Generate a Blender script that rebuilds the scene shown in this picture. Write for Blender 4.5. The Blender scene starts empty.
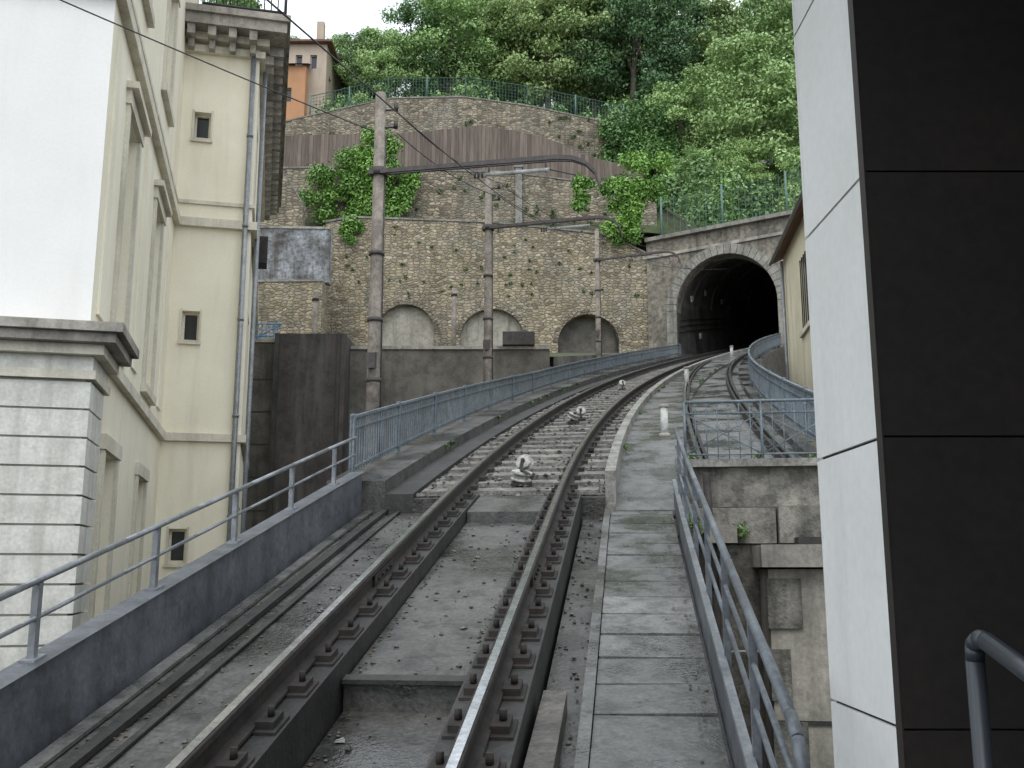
import bpy, math, random
import numpy as np
from mathutils import Vector, Matrix
random.seed(7); rng=np.random.default_rng(7)
scene=bpy.context.scene
PSI=math.radians(6.76); SP,CP=math.sin(PSI),math.cos(PSI)

# ------------------------------------------------------------------ materials
def newmat(name):
    m=bpy.data.materials.new(name); m.use_nodes=True
    nt=m.node_tree; b=nt.nodes['Principled BSDF']
    return m,nt,b
def N(nt,t,**k):
    n=nt.nodes.new(t)
    for a,v in k.items():
        if hasattr(n,a): setattr(n,a,v)
        else: n.inputs[a].default_value=v
    return n
def L(nt,a,b): nt.links.new(a,b)
def c4(c): return (c[0],c[1],c[2],1)
def ramp(nt,fac,stops):
    r=N(nt,'ShaderNodeValToRGB'); e=r.color_ramp.elements
    while len(e)<len(stops): e.new(0.5)
    for i,(p,c) in enumerate(stops):
        e[i].position=p; e[i].color=c4(c) if not isinstance(c,(int,float)) else (c,c,c,1)
    L(nt,fac,r.inputs[0]); return r.outputs[0]
def mixc(nt,fac,a,b,mode='MIX'):
    n=N(nt,'ShaderNodeMix',data_type='RGBA',blend_type=mode)
    if isinstance(fac,(int,float)): n.inputs[0].default_value=fac
    else: L(nt,fac,n.inputs[0])
    for i,v in ((6,a),(7,b)):
        if isinstance(v,tuple): n.inputs[i].default_value=c4(v)
        else: L(nt,v,n.inputs[i])
    return n.outputs[2]
def noise(nt,vec,scale,detail=4,rough=.6):
    n=N(nt,'ShaderNodeTexNoise'); n.inputs['Scale'].default_value=scale
    n.inputs['Detail'].default_value=detail; n.inputs['Roughness'].default_value=rough
    if vec is not None: L(nt,vec,n.inputs['Vector'])
    return n
def mapping(nt,src,sc=(1,1,1)):
    m=N(nt,'ShaderNodeMapping'); m.inputs['Scale'].default_value=sc; L(nt,src,m.inputs['Vector']); return m.outputs[0]
def surf(name,c1,c2,scale=1.5,rough=.8,bump=.3,streak=0,streakc=(.05,.05,.05),fine=25,metal=0,rvar=.0,bd=.01,mid=.0,fa=.2):
    m,nt,b=newmat(name); tc=N(nt,'ShaderNodeTexCoord').outputs['Object']
    n1=noise(nt,tc,scale,4,.65); f=ramp(nt,n1.outputs[0],[(.36,0),(.64,1)])
    col=mixc(nt,f,c1,c2)
    n2=noise(nt,tc,fine,2,.7); g=ramp(nt,n2.outputs[0],[(.3,1-fa),(.7,1+fa*.8)])
    col=mixc(nt,1,col,g,'MULTIPLY')
    if mid>0:
        nm=noise(nt,tc,scale*5,4,.75); col=mixc(nt,mid,col,ramp(nt,nm.outputs[0],[(.38,.3),(.5,1),(.66,1.4)]),'MULTIPLY')
    if streak>0:
        n3=noise(nt,mapping(nt,tc,(2.2,2.2,.22)),1.3,4,.65)
        s=ramp(nt,n3.outputs[0],[(.5,0),(.72,streak)]); col=mixc(nt,s,col,streakc)
    L(nt,col,b.inputs['Base Color']); b.inputs['Roughness'].default_value=rough; b.inputs['Metallic'].default_value=metal
    if rvar>0:
        mr=N(nt,'ShaderNodeMapRange'); L(nt,n1.outputs[0],mr.inputs[0])
        mr.inputs[1].default_value=.42; mr.inputs[2].default_value=.60
        mr.inputs[4].default_value=max(.05,rough-rvar); mr.inputs[3].default_value=min(1,rough+rvar); L(nt,mr.outputs[0],b.inputs['Roughness'])
    if bump>0:
        bp=N(nt,'ShaderNodeBump'); bp.inputs['Strength'].default_value=bump; bp.inputs['Distance'].default_value=bd
        L(nt,n2.outputs[0],bp.inputs['Height']); L(nt,bp.outputs[0],b.inputs['Normal'])
    return m
def stone(name,stops,mortar=(.26,.22,.16),sx=2.6,sy=5.0,dirt=.5,mw=.06,dist=.12):
    m,nt,b=newmat(name); uv=N(nt,'ShaderNodeTexCoord').outputs['UV']
    nz=noise(nt,uv,2.2,2); ad=N(nt,'ShaderNodeVectorMath',operation='MULTIPLY_ADD')
    L(nt,nz.outputs['Color'],ad.inputs[0]); ad.inputs[1].default_value=(dist,dist*.6,0); L(nt,uv,ad.inputs[2])
    mp=mapping(nt,ad.outputs[0],(sx,sy,1))
    v=N(nt,'ShaderNodeTexVoronoi',voronoi_dimensions='2D'); L(nt,mp,v.inputs['Vector']); v.inputs['Scale'].default_value=1; v.inputs['Randomness'].default_value=.85
    e=N(nt,'ShaderNodeTexVoronoi',voronoi_dimensions='2D',feature='DISTANCE_TO_EDGE'); L(nt,mp,e.inputs['Vector']); e.inputs['Scale'].default_value=1; e.inputs['Randomness'].default_value=.85
    sep=N(nt,'ShaderNodeSeparateColor'); L(nt,v.outputs['Color'],sep.inputs[0])
    col=ramp(nt,sep.outputs[0],stops)
    nf=noise(nt,uv,9,4,.75); col=mixc(nt,1,col,ramp(nt,nf.outputs[0],[(.3,.5),(.7,1.35)]),'MULTIPLY')
    mm=ramp(nt,e.outputs['Distance'],[(mw*.4,1),(mw*1.8,0)])
    col=mixc(nt,mm,col,mortar)
    nl=noise(nt,mapping(nt,uv,(.55,.14,1)),1.3,5,.7); col=mixc(nt,ramp(nt,nl.outputs[0],[(.45,0),(.68,dirt)]),col,(.075,.068,.055))
    nh=noise(nt,uv,.35,4,.7); col=mixc(nt,ramp(nt,nh.outputs[0],[(.48,0),(.64,.4)]),col,(.36,.34,.29))
    ng=noise(nt,uv,.7,5,.75); col=mixc(nt,ramp(nt,ng.outputs[0],[(.56,0),(.66,.6)]),col,(.07,.085,.04))
    L(nt,col,b.inputs['Base Color']); b.inputs['Roughness'].default_value=.92
    h=ramp(nt,e.outputs['Distance'],[(0,0),(mw*3,1)])
    bp=N(nt,'ShaderNodeBump'); bp.inputs['Strength'].default_value=.9; bp.inputs['Distance'].default_value=.05
    L(nt,h,bp.inputs['Height']); L(nt,bp.outputs[0],b.inputs['Normal'])
    return m
def planks(name,c1,c2,w=.16):
    m,nt,b=newmat(name); uv=N(nt,'ShaderNodeTexCoord').outputs['UV']
    sx=N(nt,'ShaderNodeSeparateXYZ'); L(nt,uv,sx.inputs[0])
    d=N(nt,'ShaderNodeMath',operation='DIVIDE'); L(nt,sx.outputs[0],d.inputs[0]); d.inputs[1].default_value=w
    fl=N(nt,'ShaderNodeMath',operation='FLOOR'); L(nt,d.outputs[0],fl.inputs[0])
    wn=N(nt,'ShaderNodeTexWhiteNoise',noise_dimensions='1D'); L(nt,fl.outputs[0],wn.inputs['W'])
    col=mixc(nt,wn.outputs[0],c1,c2)
    fr=N(nt,'ShaderNodeMath',operation='FRACT'); L(nt,d.outputs[0],fr.inputs[0])
    col=mixc(nt,ramp(nt,fr.outputs[0],[(.02,.8),(.12,0)]),col,(.03,.025,.02))
    nn=noise(nt,mapping(nt,uv,(6,.5,1)),1.5,4); col=mixc(nt,1,col,ramp(nt,nn.outputs[0],[(.3,.65),(.7,1.2)]),'MULTIPLY')
    L(nt,col,b.inputs['Base Color']); b.inputs['Roughness'].default_value=.85
    return m
def foliage(name,dark,light):
    m,nt,b=newmat(name)
    at=N(nt,'ShaderNodeAttribute'); at.attribute_name='tint'
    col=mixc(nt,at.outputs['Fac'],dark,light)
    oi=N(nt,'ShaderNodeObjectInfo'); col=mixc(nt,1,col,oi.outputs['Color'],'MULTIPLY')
    L(nt,col,b.inputs['Base Color']); b.inputs['Roughness'].default_value=.5
    b.inputs['Specular IOR Level'].default_value=.4
    return m

M={}
M['cream']=surf('cream_plaster',(.86,.81,.66),(.79,.735,.585),.7,.85,.06,.35,(.55,.50,.40),fa=.04)
M['white']=surf('pale_plaster',(.86,.845,.81),(.82,.80,.76),.6,.85,.05,.2,(.64,.62,.56),fa=.03)
M['pier']=surf('pier_stone',(.70,.69,.63),(.55,.54,.485),1.1,.85,.15,.6,(.30,.29,.25),fa=.12,mid=.15)
M['trim']=surf('stone_trim',(.70,.66,.55),(.57,.53,.44),1.5,.85,.2,.5,(.28,.26,.21),fa=.1)
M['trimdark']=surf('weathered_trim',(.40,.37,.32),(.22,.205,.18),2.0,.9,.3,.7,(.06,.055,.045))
M['conc_wet']=surf('wet_concrete',(.10,.096,.088),(.030,.029,.028),.8,.30,.4,0,fine=34,rvar=.22,mid=.65,fa=.35)
M['conc_dark']=surf('dark_concrete',(.045,.043,.039),(.02,.019,.0175),1.5,.6,.5,.5,(.014,.014,.012),mid=.5)
M['conc_wall']=surf('retaining_concrete',(.17,.158,.135),(.085,.079,.066),.6,.9,.4,.85,(.03,.03,.024),mid=.4)
M['conc_panel']=surf('rusty_dark_panel',(.075,.062,.056),(.04,.035,.032),.9,.8,.3,.6,(.15,.145,.135),mid=.4)
M['slab']=surf('walkway_slab',(.155,.153,.146),(.07,.069,.066),1.5,.36,.3,0,fine=40,rvar=.22,mid=.55,fa=.25)
M['slabb']=surf('walkway_slab_grey',(.20,.198,.19),(.10,.099,.095),1.8,.38,.3,0,fine=40,rvar=.2,mid=.55,fa=.25)
M['slab2']=surf('pale_slab',(.36,.35,.31),(.27,.26,.23),3,.6,.3)
M['curb']=surf('curb_stone',(.31,.30,.27),(.16,.155,.14),2.5,.8,.4,mid=.4)
M['parapet']=surf('painted_parapet',(.13,.14,.155),(.08,.087,.097),1.0,.5,.2,.6,(.045,.045,.043),mid=.45)
M['bluepaint']=surf('bluegrey_paint',(.165,.20,.225),(.10,.122,.14),4,.5,.15,mid=.3)
M['greypaint']=surf('grey_paint',(.15,.17,.19),(.085,.095,.108),4,.42,.15,mid=.3)
M['galv']=surf('galvanised_steel',(.27,.285,.30),(.18,.19,.20),5,.42,.1,metal=.4)
M['railtop']=surf('polished_rail',(.66,.67,.69),(.46,.47,.48),6,.22,.05,metal=1.0)
M['rust']=surf('rusty_steel',(.042,.034,.029),(.018,.016,.015),7,.85,.4,metal=.0)
M['boom']=surf('painted_boom',(.075,.062,.058),(.045,.037,.035),7,.6,.2)
M['wood']=surf('old_sleeper_wood',(.23,.215,.19),(.10,.092,.082),2.5,.6,.6,bd=.02,mid=.55)
M['polewood']=surf('weathered_pole',(.33,.29,.245),(.18,.155,.13),2,.85,.4,.6,(.09,.075,.065),mid=.4)
M['plank']=surf('plank_wood',(.13,.115,.10),(.055,.048,.042),4,.45,.6,mid=.5)
M['black']=surf('tunnel_dark',(.018,.017,.016),(.010,.010,.010),1.5,.9,.2)  # near-black colour painted as the darkness deep in the tunnel
M['lining']=surf('tunnel_lining',(.20,.195,.175),(.08,.076,.07),.8,.8,.4,.6,(.03,.03,.03),mid=.4)
M['portal']=surf('portal_stone',(.27,.24,.195),(.145,.13,.106),1.0,.9,.4,.8,(.055,.05,.04),mid=.6,fine=8,fa=.35)
M['ringst']=surf('portal_ring_stone',(.30,.285,.25),(.18,.17,.15),1.0,.9,.4,.8,(.075,.07,.06),mid=.4)
M['pillar']=surf('pale_cladding',(.80,.805,.785),(.73,.735,.71),.9,.5,.05,.45,(.52,.51,.47),fa=.04)
M['pillardark']=surf('brown_cladding',(.030,.024,.021),(.021,.018,.016),1.4,.6,.1)
M['joint']=surf('joint_black',(.02,.02,.02),(.015,.015,.015),3,.9,0)
M['shadedark']=surf('shade_roof_dark',(.06,.055,.05),(.045,.04,.037),1,.9,.1)  # dark colour of the unseen roof and walls added for shade
M['render']=surf('grey_render',(.33,.35,.37),(.085,.08,.075),1.1,.9,.2,.9,(.06,.045,.033),mid=.8)
M['infill']=surf('pale_infill',(.42,.39,.33),(.28,.26,.22),.8,.9,.3,.7,(.12,.11,.09),mid=.3)
M['abut']=surf('abutment_concrete',(.27,.255,.22),(.11,.104,.09),1.0,.9,.5,.9,(.035,.033,.028),mid=.6,bd=.03)
M['orange']=surf('orange_plaster',(.52,.27,.14),(.44,.23,.12),.8,.85,.1,.3,(.26,.15,.10),fa=.06)
M['beige']=surf('beige_plaster',(.50,.41,.32),(.42,.34,.27),.8,.85,.1,.3,(.25,.21,.17),fa=.06)
M['yellow']=surf('yellow_plaster',(.74,.67,.49),(.64,.575,.41),.8,.85,.1,.5,(.36,.32,.24),fa=.08)
M['tile']=surf('roof_tile',(.20,.11,.075),(.13,.075,.055),4,.85,.5)
M['soil']=surf('soil_grass',(.06,.085,.03),(.07,.06,.04),.5,.95,.5,mid=.5)
M['road']=surf('street_asphalt',(.055,.055,.053),(.04,.04,.04),1,.85,.2)
M['bark']=surf('bark',(.13,.11,.085),(.07,.06,.05),3,.9,.6)
M['wire']=surf('wire_black',(.03,.03,.03),(.025,.025,.025),3,.6,0)
M['whitep']=surf('white_paint',(.55,.56,.53),(.34,.34,.32),6,.6,.2,mid=.2)
M['pulley']=surf('worn_pulley_paint',(.50,.50,.46),(.2,.19,.17),9,.6,.3,mid=.5)
M['gravel']=surf('gravel_stone',(.17,.162,.15),(.06,.057,.052),9,.6,.3)
M['litter']=surf('leaf_litter',(.16,.12,.06),(.07,.06,.035),9,.6,.1)
M['sh']=surf('ballast_bed',(.065,.062,.056),(.03,.028,.026),12,.8,.9,bd=.03)
M['greenmesh']=surf('green_fence_paint',(.10,.20,.16),(.08,.16,.13),4,.5,0)
M['blue']=surf('blue_paint',(.09,.24,.48),(.08,.2,.4),4,.5,0)
M['plankfence']=planks('brown_plank_fence',(.125,.095,.077),(.21,.168,.138),.22)
M['stone']=stone('rubble_stone',[(0,(.19,.15,.10)),(.3,(.36,.30,.195)),(.55,(.46,.385,.265)),(.8,(.26,.225,.17)),(1,(.54,.47,.35))],(.28,.24,.17),4.0,8.0,.65,.05)
M['stone2']=stone('grey_rubble',[(0,(.15,.125,.092)),(.4,(.28,.235,.17)),(.7,(.37,.315,.225)),(1,(.46,.40,.30))],(.21,.18,.135),3.2,7,.75,.05)
M['block']=stone('block_masonry',[(0,(.12,.11,.09)),(.5,(.18,.165,.14)),(1,(.25,.225,.19))],(.07,.062,.055),1.6,3.2,.8,.03,.04)
m,nt,b=newmat('window_glass'); b.inputs['Base Color'].default_value=(.03,.035,.04,1); b.inputs['Roughness'].default_value=.08; M['glass']=m
m,nt,b=newmat('shutter_dark'); b.inputs['Base Color'].default_value=(.035,.035,.034,1); b.inputs['Roughness'].default_value=.5; M['dark']=m
m,nt,b=newmat('dark_slate_paint'); b.inputs['Base Color'].default_value=(.035,.042,.052,1); b.inputs['Roughness'].default_value=.4; M['slate']=m
M['shutter']=surf('cream_shutter',(.56,.53,.43),(.47,.44,.35),2,.7,.1)
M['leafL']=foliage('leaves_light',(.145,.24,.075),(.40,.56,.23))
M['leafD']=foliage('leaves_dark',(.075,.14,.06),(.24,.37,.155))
M['ivy']=foliage('ivy_leaves',(.07,.16,.03),(.25,.44,.10))

# ------------------------------------------------------------------ mesh builder
class MB:
    def __init__(s): s.v=[]; s.f=[]; s.m=[]; s.mats=[]; s.sm=[]
    def mi(s,mat):
        if mat not in s.mats: s.mats.append(mat)
        return s.mats.index(mat)
    def face(s,pts,mat,smooth=False):
        i=len(s.v); s.v+= [tuple(p) for p in pts]; s.f.append(tuple(range(i,i+len(pts)))); s.m.append(s.mi(mat)); s.sm.append(smooth)
    def hexa(s,p,mat):
        i=len(s.v); s.v+=[tuple(q) for q in p]; k=s.mi(mat)
        for f in ((3,2,1,0),(4,5,6,7),(0,1,5,4),(1,2,6,5),(2,3,7,6),(3,0,4,7)):
            s.f.append(tuple(i+j for j in f)); s.m.append(k); s.sm.append(False)
    def box(s,x0,x1,y0,y1,z0,z1,mat,T=None):
        p=[(x0,y0,z0),(x1,y0,z0),(x1,y1,z0),(x0,y1,z0),(x0,y0,z1),(x1,y0,z1),(x1,y1,z1),(x0,y1,z1)]
        if T: p=[T(*q) for q in p]
        s.hexa(p,mat)
    def cyl(s,a,b,r,mat,n=8,r2=None,cap=True):
        a=Vector(a); b=Vector(b); d=(b-a)
        if d.length<1e-6: return
        d.normalize(); x=d.orthogonal().normalized(); y=d.cross(x); r2=r if r2 is None else r2
        i=len(s.v); k=s.mi(mat)
        for q,rr in ((a,r),(b,r2)):
            for j in range(n):
                t=2*math.pi*j/n; s.v.append(tuple(q+x*math.cos(t)*rr+y*math.sin(t)*rr))
        for j in range(n):
            s.f.append((i+j,i+(j+1)%n,i+n+(j+1)%n,i+n+j)); s.m.append(k); s.sm.append(True)
        if cap:
            s.f.append(tuple(i+j for j in range(n))[::-1]); s.m.append(k); s.sm.append(False)
            s.f.append(tuple(i+n+j for j in range(n))); s.m.append(k); s.sm.append(False)
    def tube(s,pts,r,mat,n=8):
        for a,b in zip(pts[:-1],pts[1:]): s.cyl(a,b,r,mat,n)
    def obj(s,name,parent=None,M4=None):
        me=bpy.data.meshes.new(name); me.from_pydata(s.v,[],s.f)
        for mt in s.mats: me.materials.append(M[mt])
        me.polygons.foreach_set('material_index',s.m); me.polygons.foreach_set('use_smooth',s.sm)
        me.update()
        uv=me.uv_layers.new(name='UVMap'); co=s.v
        data=np.zeros(len(me.loops)*2)
        for p in me.polygons:
            n=p.normal
            if abs(n.z)<.75:
                h=math.hypot(n.x,n.y) or 1; tx,ty=-n.y/h,n.x/h
                for li,vi in zip(p.loop_indices,p.vertices):
                    c=co[vi]; data[2*li]=c[0]*tx+c[1]*ty; data[2*li+1]=c[2]
            else:
                for li,vi in zip(p.loop_indices,p.vertices):
                    c=co[vi]; data[2*li]=c[0]; data[2*li+1]=c[1]
        uv.data.foreach_set('uv',data)
        o=bpy.data.objects.new(name,me); scene.collection.objects.link(o)
        if M4 is not None: o.matrix_world=M4
        if parent: o.parent=parent
        return o
def empty(name,M4=None):
    o=bpy.data.objects.new(name,None); scene.collection.objects.link(o)
    if M4 is not None: o.matrix_world=M4
    return o

# ------------------------------------------------------------------ track geometry
def rz(s): return -1.69+.2569*s
def ctr(s):
    if s<=9: return -1.2,0.
    return -1.2+(s-9)**2/200,(s-9)/100
def tp(s,off,dz=0,absz=None):
    c,d=ctr(s); n=math.hypot(1,d); u=c+off/n; q=s-off*d/n
    z=rz(s)+dz if absz is None else absz
    return (SP*q+CP*u, CP*q-SP*u, z)
def srange(a,b,ds=.5):
    n=max(1,int(math.ceil((b-a)/ds))); return [a+(b-a)*i/n for i in range(n+1)]
def sweep(mb,prof,a,b,mat,ds=.5,closed=True,caps=True,offf=None,smooth=False):
    S=srange(a,b,ds); i=len(mb.v); k=mb.mi(mat); n=len(prof)
    for s in S:
        for (o,z) in prof:
            oo=o+(offf(s) if offf else 0)
            if isinstance(z,str): mb.v.append(tp(s,oo,0,float(z)))
            else: mb.v.append(tp(s,oo,z))
    for j in range(len(S)-1):
        for q in range(n if closed else n-1):
            r=(q+1)%n
            mb.f.append((i+j*n+q,i+j*n+r,i+(j+1)*n+r,i+(j+1)*n+q)); mb.m.append(k); mb.sm.append(smooth)
    if caps and closed:
        mb.f.append(tuple(i+q for q in range(n))[::-1]); mb.m.append(k); mb.sm.append(False)
        e=i+(len(S)-1)*n; mb.f.append(tuple(e+q for q in range(n))); mb.m.append(k); mb.sm.append(False)
def strip(mb,o0,o1,z0,z1,a,b,mat,ds=.5,offf=None):
    sweep(mb,[(o0,z0),(o0,z1),(o1,z1),(o1,z0)],a,b,mat,ds,offf=offf)
def off2(s):
    t=min(1,max(0,(s-11)/33)); return 2.45-1.35*(t*t*(3-2*t))
def offR(s):
    t=min(1,max(0,(s-11)/30)); return 3.42-1.1*t

g=MB(); g.face([(-1500,-1500,-6),(1500,-1500,-6),(1500,1500,-6),(-1500,1500,-6)],'road'); g.obj('ground')

# track bed near
bed=MB()
strip(bed,-1.72,1.72,'-6.1',-.62,-6,10.2,'conc_dark')
strip(bed,-1.56,-.74,-.64,-.36,-6,10.2,'conc_wet')
strip(bed,-1.38,-1.31,-.35,-.315,-6,10.2,'conc_dark')
strip(bed,-1.22,-1.18,-.35,-.335,-6,10.2,'conc_dark')
strip(bed,-1.56,-1.47,-.35,-.33,-6,10.2,'slab')
for o in (-.525,.525):
    strip(bed,o-.17,o+.17,-.63,-.165,-6,10.2,'conc_dark')
strip(bed,-.345,.345,-.63,-.44,-6,5.4,'conc_wet')
strip(bed,-.345,.345,-.63,-.29,5.4,9.4,'conc_wet')
strip(bed,-.345,.345,-.63,-.19,9.4,10.2,'conc_wet')
strip(bed,-.345,.345,-.285,-.262,5.36,5.44,'conc_dark')
strip(bed,.72,.93,-.64,-.40,-6,10.2,'conc_wet')
strip(bed,.93,.99,-.64,-.325,-6,10.2,'slab')
bed.obj('track_bed_slab')
w=MB(); s=-6.
while s<10.1:
    mt='slab2' if 7.68<s<8.0 else random.choice(['slab','slab','slabb'])
    dzr=random.uniform(-.008,.008); dt=random.uniform(-.008,.008)
    a0,b0=s+random.uniform(0,.008),min(s+.4-.02,10.15)
    w.hexa([tp(a0,.995,-.6),tp(a0,1.60,-.6),tp(b0,1.60,-.6),tp(b0,.995,-.6),tp(a0,.995,-.345+dzr),tp(a0,1.60,-.345+dt),tp(b0,1.60,-.345+dt),tp(b0,.995,-.345+dzr)],mt)
    s+=.4
w.obj('walkway')

# embankment far
e=MB()
strip(e,-1.98,1.9,'-6.1',-.40,10.2,41.2,'block')
strip(e,-1.98,-1.35,-.41,-.02,10.2,41.2,'conc_wet')
strip(e,-1.35,-1.05,-.41,-.16,10.2,41.2,'conc_dark')
strip(e,-1.05,.93,-.41,-.215,10.2,75,'sh')
strip(e,.93,1.04,-.41,.03,10.35,41.2,'curb',.5)
wz=lambda s:-.345+.265*min(1,max(0,(s-10.2)/3.0))
S=srange(10.2,41.2,.5)
for a,b in zip(S[:-1],S[1:]):
    e.hexa([tp(a,1.04,-.41),tp(a,1.85,-.41),tp(b,1.85,-.41),tp(b,1.04,-.41),tp(a,1.04,wz(a)),tp(a,1.85,wz(a)),tp(b,1.85,wz(b)),tp(b,1.04,wz(b))],'slab')
e.obj('railway_embankment')
e=MB()
S=srange(11,41.3,.5)
for a,b in zip(S[:-1],S[1:]):
    for (f0,f1,z0,z1,mt) in (((lambda s:1.9),(lambda s:off2(s)-.75),-5,-.075,'slab'),((lambda s:off2(s)-.75),(lambda s:off2(s)+.72),-5,-.14,'slab'),((lambda s:off2(s)+.72),(lambda s:offR(s)+.15),-5,-.03,'conc_wet')):
        if f1(b)-f0(b)<.03: continue
        e.hexa([tp(a,f0(a),z0),tp(a,f1(a),z0),tp(b,f1(b),z0),tp(b,f0(b),z0),tp(a,f0(a),z1),tp(a,f1(a),z1),tp(b,f1(b),z1),tp(b,f0(b),z1)],mt)
e.obj('second_track_formation')
e=MB(); strip(e,.93,2.2,-.4,-.20,41.2,75,'conc_dark'); strip(e,-2.0,-1.05,-.4,-.12,41.2,75,'conc_dark'); e.obj('tunnel_floor')

# rails
def rail(mb,o,a,b,offf=None):
    foot=[(o-.055,-.15),(o-.055,-.135),(o-.010,-.12),(o-.010,-.045),(o-.031,-.035),(o-.031,-.006),(o-.026,-.001),(o+.026,-.001),(o+.031,-.006),(o+.031,-.035),(o+.010,-.045),(o+.010,-.12),(o+.055,-.135),(o+.055,-.15)]
    sweep(mb,foot,a,b,'rust',.5,offf=offf)
    strip(mb,o-.019,o+.021,-.0008,.004,a,b,'railtop',.5,offf=offf)
tr=empty('railway_track')
r=MB()
for o in (-.525,.525): rail(r,o,-6,75)
for o in (-.525,.525):
    for sd in (-1,1):
        strip(r,min(o+sd*.011,o+sd*.03),max(o+sd*.011,o+sd*.03),-.115,-.05,6.6,7.1,'rust',1)
        for k in range(4): r.cyl(tp(6.68+k*.11,o+sd*.03,-.083),tp(6.68+k*.11,o+sd*.045,-.083),.012,'rust',6)
r.obj('rails',tr)
c=MB()
s=-1.
while s<10:
    for o in (-.525,.525):
        for sd in (-1,1):
            o0=o+sd*.05; o1=o+sd*.135
            strip(c,min(o0,o1),max(o0,o1),-.166,-.12,s,s+.13,'rust',1)
            x=tp(s+.065,o+sd*.10,-.12); y=tp(s+.065,o+sd*.10,-.075); c.cyl(x,y,.018,'rust',6)
        strip(c,o-.155,o+.155,-.17,-.152,s-.03,s+.16,'rust',1)
    s+=.42
while s<26:
    for o in (-.525,.525):
        for sd in (-1,1):
            strip(c,min(o+sd*.05,o+sd*.12),max(o+sd*.05,o+sd*.12),-.15,-.11,s,s+.1,'rust',1)
    s+=.55
c.obj('rail_clips',tr)
sl=MB(); s=10.3
while s<70:
    w0=random.uniform(.17,.22); j=random.uniform(-.04,.04); t=random.uniform(-.012,.012); z1=-.152-random.uniform(0,.01)
    sl.hexa([tp(s,-.95+j,-.3),tp(s+t,.9+j,-.3),tp(s+t+w0,.9+j,-.3),tp(s+w0,-.95+j,-.3),tp(s,-.95+j,z1),tp(s+t,.9+j,z1),tp(s+t+w0,.9+j,z1),tp(s+w0,-.95+j,z1)],'wood')
    s+=.48
sl.obj('sleepers',tr)
tr2=empty('railway_track')
r=MB()
for o in (-.5,.5): rail(r,o,11.0,60,off2)
for o in (-.42,.42): strip(r,o-.02,o+.02,-.14,-.02,11.0,42,'rust',.5,offf=off2)
r.obj('rails',tr2)

def stones(name,n,fn,smin,smax,mat='gravel',flat=1.):
    base=np.array([(1,0,0),(0,1,0),(-1,0,0),(0,-1,0),(0,0,1),(0,0,-1)],float)
    fc=[(0,1,4),(1,2,4),(2,3,4),(3,0,4),(1,0,5),(2,1,5),(3,2,5),(0,3,5)]
    V=[];F=[]
    for i in range(n):
        p=fn(); sz=rng.uniform(smin,smax)
        b=base*(1+rng.uniform(-.35,.35,(6,3)))*sz*np.array([1,rng.uniform(.6,1),rng.uniform(.5,.9)*flat])
        a=rng.uniform(0,6.28); ca,sa=math.cos(a),math.sin(a)
        b=b@np.array([[ca,sa,0],[-sa,ca,0],[0,0,1]])+rng.uniform(-.2,.2,(6,3))*sz*flat+np.array(p)
        k=len(V); V+=b.tolist(); F+=[tuple(k+j for j in f) for f in fc]
    me=bpy.data.meshes.new(name); me.from_pydata(V,[],F); me.materials.append(M[mat])
    o=bpy.data.objects.new(name,me); scene.collection.objects.link(o); return o
def fb():
    s=10.3+24*rng.random()**1.6; return tp(s,rng.uniform(-1.03,.92),-.208)
stones('ballast_gravel',11000,fb,.018,.042)
def fb3():
    s=10.3+14*rng.random(); return tp(s,rng.choice([-.8,.75,0,-.3,.3])+rng.normal()*.09,-.15)
stones('ballast_gravel',600,fb3,.012,.035)
def fd():
    k=rng.random(); s=rng.uniform(3.5,10)
    if k<.35: return tp(s,rng.uniform(-.33,.33),-.432 if s<5.4 else -.283)
    if k<.8: return tp(s if rng.random()<.4 else rng.uniform(6.5,10),rng.normal()*.14-.95,-.355)
    return tp(s,rng.uniform(.73,.92),-.39)
stones('stone_debris',420,fd,.005,.024)
def fl():
    k=rng.random(); s=rng.uniform(3.3,10.1)
    if k<.3:
        o=rng.choice([-.335,.335])*(1-abs(rng.normal())*.12); return tp(s,o,-.436 if s<5.4 else -.286)
    if k<.75: return tp(s,-1.45+abs(rng.normal())*.13,-.325 if rng.random()<.2 else -.355)
    if k<.9: return tp(s,1.58-abs(rng.normal())*.08,-.333)
    return tp(s,rng.uniform(.74,.92),-.396)
stones('leaf_litter',900,fl,.006,.017,'litter',.3)

# left parapet wall + handrail
p=MB(); sweep(p,[(-1.60,-.62),(-1.60,.06),(-1.57,.075),(-1.72,.075),(-1.74,.06),(-1.74,-.62)][::1],-6,10.2,'parapet',1)
p.obj('parapet_wall')
h=MB()
def railtube(mb,o,dz,a,b,r,mat,ds=1.,offf=None):
    S=srange(a,b,ds); mb.tube([tp(s,o+(offf(s) if offf else 0),dz) for s in S],r,mat,8)
railtube(h,-1.655,.45,-2,10.1,.018,'galv'); railtube(h,-1.655,.27,-2,10.1,.012,'galv')
s=-1.38
while s<10.2:
    strip(h,-1.68,-1.645,.07,.44,s,s+.036,'galv',1); strip(h,-1.70,-1.62,.075,.085,s-.03,s+.07,'galv',1); s+=1.2
h.obj('tubular_handrail')

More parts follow.
